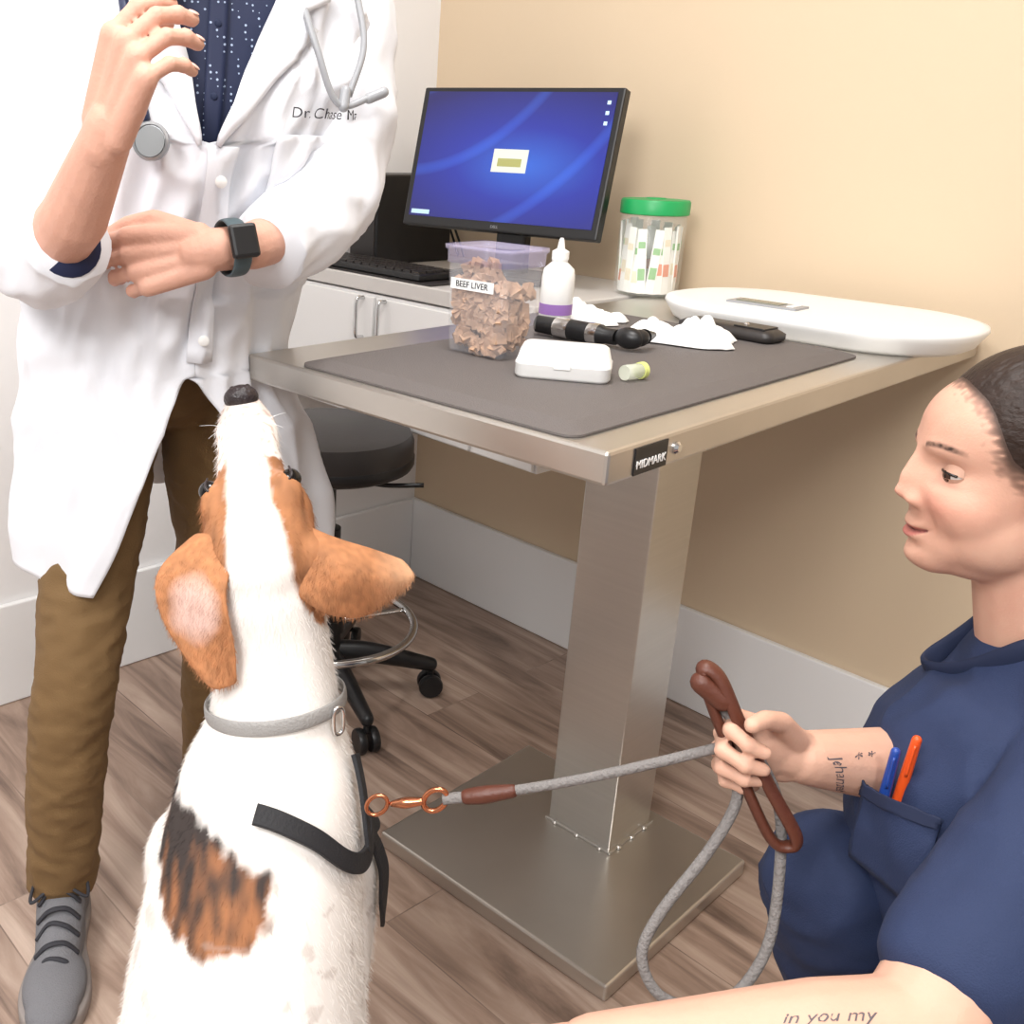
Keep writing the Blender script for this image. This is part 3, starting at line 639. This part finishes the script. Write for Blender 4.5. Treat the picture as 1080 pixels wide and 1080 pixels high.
tube('neck_tube',[(-.085,1.338,1.355),(-.086,1.365,1.43),(-.10,1.43,1.495),(-.19,1.51,1.49),(-.285,1.43,1.485),(-.292,1.32,1.39),(-.265,1.250,1.25),(-.252,1.246,1.19)],.0060,M['rubber'],ST,True)
tube('ear_tip_a',[(.002,1.337,1.225),(.020,1.344,1.233)],.0065,M['stripgrey'],ST,True,dome=True)
tube('ear_tip_b',[(-.026,1.324,1.232),(-.028,1.318,1.214)],.0065,M['stripgrey'],ST,True,dome=True)
lathe('chest_piece',[(.012,-.006),(.021,-.005),(.022,0),(.0215,.003),(.0185,.004),(.0175,.0025),(.001,.0025)],M['silver'],None,(-.244,1.232,1.168),(math.radians(80),0,math.radians(-8)));adopt(COL.objects[-1],ST)
lathe('diaphragm',[(.0172,0),(.0172,.0012),(.001,.0014)],mat('diaphragm_grey',(110,114,116),.4),None,(-.2445,1.2290,1.168),(math.radians(80),0,math.radians(-8)));adopt(COL.objects[-1],ST)
WA=fig('wristwatch',(-.15,1.2,1.055))
wd=V((-.86,-.5,-.08)).normalized();wn=V((.20,-.9,.25));wn=(wn-wd*wn.dot(wd)).normalized();ws=wd.cross(wn);wc=V((-.150,1.204,1.055))+wn*.003
tube('strap',[wc+wn*math.cos(t*PI/8)*.0320+ws*math.sin(t*PI/8)*.0310 for t in range(16)],[(.011,.0022)]*16,mat('watch_strap',(70,86,92),.5),WA,True,closed=True,ref=tuple(wd))
Rm=Matrix(((ws.x,wd.x,wn.x,0),(ws.y,wd.y,wn.y,0),(ws.z,wd.z,wn.z,0),(0,0,0,1)))
o=box('case',(0,0,0),(.038,.033,.011),M['black'],None,.004);o.rotation_euler=Rm.to_euler();o.location=wc+wn*.0375;adopt(o,WA)
# ------------------------------------------------------------------ assistant
A=fig('veterinary_assistant',(.68,.85,0))
af=V((-.9,.43,0)).normalized();al=V((-.43,-.9,0)).normalized()
bm=bmesh.new()
loft(bm,[(.79,.86,.30),(.745,.86,.40),(.665,.858,.50),(.622,.858,.585),(.662,.872,.675),(.672,.885,.735)],[(.165,.13),(.155,.125),(.155,.122),(.155,.120),(.142,.096),(.082,.066)],ref=tuple(al),n=32,dome=True)
LS=V((.625,.740,.695));RSh=V((.745,1.015,.685))
caps(bm,(.67,.875,.72),.055,LS,.058);caps(bm,(.67,.875,.72),.055,RSh,.056)
caps(bm,LS,.060,(.535,.677,.635),.057);caps(bm,(.535,.677,.635),.056,(.474,.634,.596),.055)
caps(bm,RSh,.056,(.71,.985,.64),.052)
top=organic('scrub_top',bm,.005,6,M['navy'],A,wrink=(.0052,(9,9,13)))
nk=V((.652,.885,.750))
tube('neckline',[nk+al*.064*math.cos(t*PI/12)+af*(.060*math.sin(t*PI/12)+(.024*max(0,math.sin(t*PI/12))**6))+V((0,0,.022-.072*max(0,math.sin(t*PI/12))**1.6)) for t in range(24)],[(.011,.004)]*24,M['navyd'],A,True,closed=True,ref=(0,0,1))
bm=bmesh.new()
ell(bm,(.80,.86,.31),(.15,.16,.13))
caps(bm,(.78,.95,.32),.098,(.495,.865,.485),.066);caps(bm,(.495,.865,.485),.066,(.61,.90,.12),.052)
caps(bm,(.78,.76,.30),.098,(.475,.625,.39),.068);caps(bm,(.475,.625,.39),.068,(.62,.66,.11),.052)
organic('scrub_pants',bm,.006,6,M['navy'],A,wrink=(.0052,(10,10,14)))
for nm,x,y in (('shoe_far',.60,.90),('shoe_near',.61,.66)):
    bm=bmesh.new();ell(bm,(x+.04,y,.045),(.055,.038,.042));ell(bm,(x-.09,y,.038),(.075,.045,.034));caps(bm,(x+.02,y,.09),.042,(x-.05,y,.05),.036);organic(nm,bm,.005,4,M['black'],A)
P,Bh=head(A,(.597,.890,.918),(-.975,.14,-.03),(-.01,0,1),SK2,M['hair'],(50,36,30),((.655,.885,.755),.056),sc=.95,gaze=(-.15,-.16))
bm=bmesh.new();caps(bm,(.530,.680,.635),.048,(.430,.598,.562),.043);caps(bm,(.430,.598,.562),.044,(.36,.598,.556),.043);caps(bm,(.36,.598,.556),.043,(.195,.604,.531),.027)
hand(bm,(.188,.604,.528),(-.92,.05,-.38),(0,-.1,-1),1,.92,curls=((12,20,12),)*4)
na=organic('arm_left',bm,.0035,5,M['skin2'],A)
bm=bmesh.new();caps(bm,(.70,.975,.63),.046,(.64,.910,.590),.043);caps(bm,(.64,.910,.590),.042,(.56,.88,.61),.040);caps(bm,(.56,.88,.61),.040,(.424,.826,.651),.025)
hand(bm,(.418,.825,.652),(-.90,-.12,.22),(-.25,-.95,.0),-1,.88,curls=((55,65,40),(62,72,40),(68,75,40),(72,78,40)),thumb=((.75,.55,.3),(.95,.25,.45),(.9,0,.6)))
fa=organic('arm_right',bm,.0024,4,M['skin2'],A)
def tattoo(nm,body,size,loc,rot,target,off=.0004):
    c=bpy.data.curves.new(nm,'FONT');c.body=body;c.size=size;c.align_x='CENTER';c.align_y='CENTER';c.shear=.4
    o=bpy.data.objects.new(nm,c);COL.objects.link(o);o.location=loc;o.rotation_euler=rot
    bpy.context.view_layer.update();dg=bpy.context.evaluated_depsgraph_get();me=bpy.data.meshes.new_from_object(o.evaluated_get(dg));me.transform(o.matrix_world);bpy.data.objects.remove(o)
    o=bpy.data.objects.new(nm,me);COL.objects.link(o);me.materials.clear();me.materials.append(M['ink']);adopt(o,A)
    s=o.modifiers.new('w','SHRINKWRAP');s.target=target;s.wrap_method='NEAREST_SURFACEPOINT';s.wrap_mode='ABOVE_SURFACE';s.offset=off
tattoo('tattoo_script','Jehanzeb',.019,(.455,.80,.640),(math.radians(80),math.radians(80),math.radians(20)),fa)
tattoo('tattoo_stars','* *',.024,(.478,.815,.66),(math.radians(80),0,math.radians(20)),fa)
tattoo('tattoo_lines','in you my\nmuscles find',.017,(.350,.572,.600),(math.radians(30),0,math.radians(0)),na)
tattoo('tattoo_lines_b','breathe this',.016,(.250,.580,.574),(math.radians(30),0,math.radians(0)),na)
# ------------------------------------------------------------------ dog
DG=fig('dog',(-.09,.80,0))
bm=bmesh.new()
loft(bm,[(-.09,.655,.13),(-.09,.72,.24),(-.09,.80,.35),(-.085,.873,.45),(-.077,.925,.545),(-.074,.945,.61),(-.079,.96,.68),(-.088,.965,.735)],[(.105,.11),(.128,.135),(.120,.145),(.109,.143),(.092,.104),(.069,.068),(.060,.058),(.058,.057)],ref=(1,0,0),n=36,dome=True)
hm=V((-.043,.157,.184)).normalized();hs=V((1,0,.1));hs=(hs-hm*hs.dot(hm)).normalized();hd=hs.cross(hm)
if hd.y>0: hd=-hd
HB=(hs,hm,hd)
hc=V((-.094,.975,.780))
def HP(x,y,z): return hc+hs*x+hm*y+hd*z
ell(bm,hc,(.059,.074,.056),HB);ell(bm,HP(0,-.01,-.02),(.058,.060,.052),HB)
for s in (1,-1):
    ell(bm,HP(s*.034,.045,.022),(.020,.026,.018),HB);ell(bm,HP(s*.030,.035,-.02),(.029,.045,.034),HB)
    ell(bm,HP(s*.014,.125,-.006),(.020,.040,.020),HB)
    caps(bm,HP(s*.050,-.020,.010),.022,HP(s*.052,-.040,.005),.016)
loft(bm,[HP(0,.03,0),HP(0,.075,.004),HP(0,.118,.004),HP(0,.158,.003)],[(.047,.040),(.037,.033),(.030,.025),(.022,.017)],ref=tuple(hs),n=24,dome=True)
loft(bm,[HP(0,.02,-.03),HP(0,.08,-.030),HP(0,.132,-.022)],[(.034,.022),(.025,.015),(.016,.010)],ref=tuple(hs),n=20,dome=True)
for s in (1,-1):
    x=-.085
    caps(bm,(x+s*.070,.93,.44),.058,(x+s*.078,.915,.30),.043);caps(bm,(x+s*.078,.915,.30),.041,(x+s*.076,.94,.14),.026);caps(bm,(x+s*.076,.94,.14),.026,(x+s*.076,.955,.04),.023)
    ell(bm,(x+s*.076,.985,.024),(.032,.048,.024))
    for t in (-1,0,1): ell(bm,(x+s*.076+t*.018,1.018,.018),(.011,.02,.016))
    caps(bm,(x+s*.080,.70,.20),.082,(x+s*.122,.83,.17),.060);caps(bm,(x+s*.122,.83,.17),.053,(x+s*.126,.68,.065),.030);caps(bm,(x+s*.126,.68,.05),.028,(x+s*.128,.82,.03),.024)
    ell(bm,(x+s*.128,.855,.024),(.032,.045,.023))
    ell(bm,(x+s*.050,.865,.49),(.044,.053,.075))
loft(bm,[(-.09,.60,.10),(-.10,.50,.04),(-.16,.40,.025),(-.25,.36,.022)],[.03,.024,.018,.009],n=14,dome=True)
mdog=vcmat('dog_coat',.8)
dog=organic('body',bm,.0045,9,mdog,DG)
OR=V(lin((172,116,76)));WH=V(lin((234,229,224)));DK=V(lin((46,37,34)));PK=V(lin((226,196,186)));SD=V(lin((150,98,62)))
def dogcol(p):
    q=p-hc;x,y,z=q.dot(hs),q.dot(hm),q.dot(hd)
    n=noise.noise(p*28)*.5+noise.noise(p*80)*.25
    c=WH.copy()
    if p.z>.69:
        bw=.019+.010*max(0,(.03-y)/.06)+n*.010
        if -.075<y+n*.03<.085 and abs(x)>bw and z>-.035+n*.02:
            k=min(1,(abs(x)-bw)/.006);c=WH.lerp(OR*(.85+.5*n+.3*noise.noise(V((p.x*150,p.y*40,p.z*40)))),k)
        if y>.06:
            f=noise.noise(p*190)
            if f>.28: c=c.lerp(V(lin((176,132,108))),.6)
            if y>.140: c=c.lerp(V(lin((150,120,112))),.35)
    e=((p.x+.124)/.067)**2+((p.z-.525)/.039)**2
    if p.y<.93 and p.z>.38:
        st=noise.noise(V((p.x*120,p.y*30,p.z*40)))
        k=1-e+n*.6+st*.35
        if k>0:
            o_=SD.lerp(DK,max(0,min(1,.58+(p.z-.525)*13-(p.x+.124)*6+st*.9)))
            c=c.lerp(o_,min(1,k*3))
    elif p.z<.66 and noise.noise(p*60)>.5: c=c.lerp(V(lin((176,160,150))),.4)
    if .36<p.z<.5 and noise.noise(p*45)>.42: c=c.lerp(V(lin((160,142,134))),.35)
    return c
paint(dog.data,[dogcol(v.co) for v in dog.data.vertices])
def ear(nm,rows):
    bm=bmesh.new();G=[]
    cols=list(zip(*rows));S=[catmull(list(c),4) for c in cols]
    for i in range(len(S[0])):
        rr=catmull([s[i] for s in S],4);G.append([bm.verts.new(V(r)) for r in rr])
    for a,b in zip(G,G[1:]):
        for i in range(len(a)-1): bm.faces.new((a[i],a[i+1],b[i+1],b[i]))
    o=obj(nm,bm,mdog,None);m=o.modifiers.new('s','SOLIDIFY');m.thickness=.005;m.offset=0;m=o.modifiers.new('b','SUBSURF');m.levels=2;m.render_levels=2
    dg=bpy.context.evaluated_depsgraph_get();me=bpy.data.meshes.new_from_object(o.evaluated_get(dg));o.modifiers.clear();o.data=me
    me.polygons.foreach_set('use_smooth',[True]*len(me.polygons));adopt(o,DG);return o
e1=ear('ear_left',[[(-.158,.974,.794),(-.138,.952,.802),(-.112,.942,.792)],[(-.192,.935,.766),(-.160,.925,.764),(-.120,.908,.758)],[(-.184,.918,.722),(-.152,.915,.712),(-.110,.895,.708)],[(-.154,.908,.680),(-.132,.893,.662),(-.108,.895,.668)]])
e2=ear('ear_right',[[(-.056,.985,.806),(-.050,.955,.793),(-.058,.928,.752)],[(-.018,.968,.797),(-.010,.930,.782),(-.022,.924,.732)],[(.022,.962,.788),(.032,.936,.768),(.014,.934,.726)],[(.052,.960,.778),(.064,.948,.764),(.044,.950,.744)]])
def ec1(p):
    n=noise.noise(p*40)*.4;inner=((p.x+.152)/.030)**2+((p.z-.738)/.038)**2
    c=OR*(1.0+.4*n+.3*noise.noise(p*150))
    if inner<1+n*.6: c=c.lerp(PK,min(.8,(1+n*.6-inner)*1.2))
    return c
def ec2(p):
    n=noise.noise(p*40)*.5;c=OR*(.9+.5*n+.3*noise.noise(p*150))
    if p.x>.02: c=c.lerp(V(lin((208,168,134))),min(.6,(p.x-.02)*14))
    return c
paint(e1.data,[ec1(v.co) for v in e1.data.vertices]);paint(e2.data,[ec2(v.co) for v in e2.data.vertices])
ellobj('nose',HP(0,.166,.012),(.019,.014,.016),M['nose'],DG,HB)
for s in (1,-1):
    ellobj('nostril_%d'%s,HP(s*.008,.177,.012),(.004,.004,.005),M['eyeb'],DG,HB)
    ellobj('eye_%d'%s,HP(s*.042,.060,.024),.0110,M['eyeb'],DG)
    tube('eye_rim_%d'%s,[HP(s*.036,.050,.034),HP(s*.044,.060,.035),HP(s*.042,.072,.030)],[.0010,.0016,.0010],M['nose'],DG,True)
    for i in range(2):
        a=HP(s*.020,.140,-.002);b=HP(s*(.040+.006*i),.125+.012*i,.01+.01*i);tube('whisker_%d_%d'%(s,i),[a,a.lerp(b,.5)+hd*.004,b],[.00025,.0002,.0001],M['paper'],DG,True,n=5)
def fur(o,count,k,rs=.0008):
    md=o.modifiers.new('fur','PARTICLE_SYSTEM');ps=md.particle_system.settings
    ps.type='HAIR';ps.count=count;ps.hair_length=.01;ps.hair_step=2;ps.display_step=2;ps.render_step=2
    ps.use_advanced_hair=True;ps.normal_factor=.0010*k;ps.factor_random=.0009*k;ps.object_align_factor=(0,0,-.0020*k)
    ps.root_radius=.5;ps.tip_radius=.1;ps.radius_scale=rs
    ps.length_random=.5
    ps.use_modifier_stack=False
try:
    fur(dog,75000,1.05);fur(e1,6000,.6);fur(e2,6000,.6)
except Exception as ex: print('FUR',ex)
CO=fig('dog_collar',(-.07,.945,.625))
na_=V((-.010,.012,.07)).normalized();cx_=V((1,0,.12));cx_=(cx_-na_*cx_.dot(na_)).normalized();cy_=na_.cross(cx_)
tube('band',[V((-.074,.947,.620))+cx_*.0730*math.cos(t*PI/10)+cy_*.0745*math.sin(t*PI/10) for t in range(20)],[(.008,.0018)]*20,M['collar'],CO,True,closed=True,ref=tuple(na_))
tube('buckle',[(-.012,.902,.637),(-.004,.908,.636),(-.003,.909,.612),(-.011,.903,.611)],.0022,M['chrome'],CO,True,closed=True,k=4)
# harness: flat webbing that rides just proud of the fur, following the body surface
HN=fig('dog_harness',(-.03,.86,.52))
bv=BVHTree.FromPolygons([v.co.copy() for v in dog.data.vertices],[tuple(p.vertices) for p in dog.data.polygons])
def strap(nm,pts,w,off=.011,th=.0022):
    S=[V(p) for p in catmull(pts,10)];Q=[];Nn=[]
    for p in S:
        co,no,_,_=bv.find_nearest(p);Q.append(co);Nn.append(no)
    for _ in range(10):
        Nn=[Nn[0]]+[((Nn[i-1]+Nn[i]*2+Nn[i+1])).normalized() for i in range(1,len(Nn)-1)]+[Nn[-1]]
    C=[q+n*off for q,n in zip(Q,Nn)]
    for _ in range(6): C=[C[0]]+[(C[i-1]+C[i]*2+C[i+1])/4 for i in range(1,len(C)-1)]+[C[-1]]
    bm=bmesh.new();rings=[]
    for i,c in enumerate(C):
        t=(C[min(i+1,len(C)-1)]-C[max(i-1,0)]).normalized();n=(Nn[i]-t*Nn[i].dot(t)).normalized();s=t.cross(n)
        rings.append([bm.verts.new(c+s*w/2*a+n*th*b) for a,b in ((1,-1),(1,.6),(.9,1),(-.9,1),(-1,.6),(-1,-1))])
    for a,b in zip(rings,rings[1:]):
        for j in range(6): bm.faces.new((a[j],a[(j+1)%6],b[(j+1)%6],b[j]))
    bm.faces.new(rings[0][::-1]);bm.faces.new(rings[-1])
    return obj(nm,bm,M['strap'],HN,False,True)
strap('back_strap',[(-.082,.828,.556),(-.045,.822,.540),(-.008,.822,.520),(.022,.848,.504),(.045,.91,.498),(.030,1.0,.49),(-.05,1.05,.46)],.020)
strap('side_strap',[(.026,.860,.506),(.024,.870,.530),(.018,.885,.556),(.006,.905,.585)],.013,.012)
strap('chest_strap',[(.040,.905,.500),(.055,.90,.46),(.058,.90,.41),(.045,.93,.36)],.018,.010)
# ------------------------------------------------------------------ leash
LE=fig('dog_leash',(.2,.82,.6))
d0=V((.036,.856,.562));d1=V((.336,.800,.676))
def Lr(t): p=d0.lerp(d1,t);p.z-=.010*math.sin(PI*t);return p
def torus(nm,c,r,rt,m,ax,ay):
    tube(nm,[V(c)+V(ax)*r*math.cos(t*PI/6)+V(ay)*r*math.sin(t*PI/6) for t in range(12)],rt,m,LE,True,closed=True,k=4,n=10)
ld_=(d1-d0).normalized();lu=V((0,0,1))
torus('ring_harness',Lr(-.01),.011,.0022,M['copper'],ld_,lu)
tube('snap_body',[Lr(.04),Lr(.08),Lr(.13)],[.003,.0055,.004],M['copper'],LE,True,dome=True)
torus('snap_swivel',Lr(.175),.012,.0028,M['copper'],ld_,lu)
tube('rope_short',[Lr(.20),Lr(.24),Lr(.28)],.0055,M['rope'],LE,True)
tube('leather_sleeve',[Lr(.275),Lr(.33),Lr(.41)],[.0075,.0085,.0065],M['leather'],LE,True,dome=True)
tube('rope_taut',[Lr(.40),Lr(.55),Lr(.7),Lr(.85),Lr(1.0)],.0048,M['rope'],LE,True)
tube('rope_loop',[(.336,.800,.676),(.350,.795,.650),(.353,.792,.620),(.329,.778,.5785),(.288,.76,.525),(.274,.748,.487),(.295,.736,.454),(.346,.735,.450),(.385,.75,.499),(.395,.777,.581),(.386,.79,.637),(.352,.80,.690),(.330,.81,.715)],.0050,M['rope'],LE,True)
hl=[(.312,.812,.745),(.326,.806,.742),(.345,.795,.705),(.375,.782,.650),(.402,.770,.606),(.398,.772,.594),(.382,.776,.600),(.355,.792,.650),(.330,.806,.700)]
tube('handle_loop',hl,[(.0085,.005)]*len(hl),M['leather'],LE,True,closed=True,ref=(0,1,0))
tube('handle_wrap',[(.312,.808,.735),(.330,.802,.722)],.010,M['leather'],LE,True,dome=True)
# pens & pocket
g=fig('ballpoint_pen',(.487,.80,.65));g2=fig('ballpoint_pen.001',(.50,.80,.66))
def pen(g,p,m,tilt):
    p=V(p);d=V(tilt).normalized();tube('barrel',[p,p+d*.045,p+d*.085],[.0048,.0048,.0042],m,g,True,dome=True);tube('clip',[p+d*.05+V((-.003,-.005,0)),p+d*.082+V((-.003,-.005,0))],.0012,m,g,True)
pen(g,(.492,.806,.588),M['bluepen'],(.03,0,1));pen(g2,(.503,.803,.603),M['redpen'],(.07,0,1))
def pocket_grid(nm,z0,z1,mt,off,th):
    bm=bmesh.new();G=[]
    for i in range(13):
        row=[];t=i/12
        for j in range(13):
            s_=j/12;z=z0+(z1-z0)*t;row.append(bm.verts.new(V((.462+.062*s_+.19*(.64-z),.812-.055*s_,z+.010*s_))))
        G.append(row)
    for a,b in zip(G,G[1:]):
        for i in range(12): bm.faces.new((a[i],a[i+1],b[i+1],b[i]))
    o=obj(nm,bm,mt,A,True,True);m=o.modifiers.new('w','SHRINKWRAP');m.target=top;m.wrap_mode='ABOVE_SURFACE';m.offset=off;m=o.modifiers.new('s','SOLIDIFY');m.thickness=th
pocket_grid('chest_pocket',.556,.632,M['navy'],.020,.004);pocket_grid('pocket_hem',.622,.634,M['navyd'],.0245,.002)
# ------------------------------------------------------------------ camera
cam=bpy.data.cameras.new('camera');co=bpy.data.objects.new('camera',cam);COL.objects.link(co)
f=1087.38;cam.sensor_width=36;cam.lens=f/1080*36;cam.shift_x=(540-373.555)/1080;cam.shift_y=(505.787-540)/1080;cam.clip_start=.02
t,r=math.radians(18.5025),math.radians(-1.937)
F_=V((0,math.cos(t),-math.sin(t)));r0=V((1,0,0));q0=V((0,-math.sin(t),-math.cos(t)))
R_=r0*math.cos(r)+q0*math.sin(r);D_=-r0*math.sin(r)+q0*math.cos(r)
co.matrix_world=Matrix(((R_.x,-D_.x,-F_.x,0),(R_.y,-D_.y,-F_.y,0),(R_.z,-D_.z,-F_.z,1.1831),(0,0,0,1)))
scene.camera=co
scene.view_settings.view_transform='Standard'
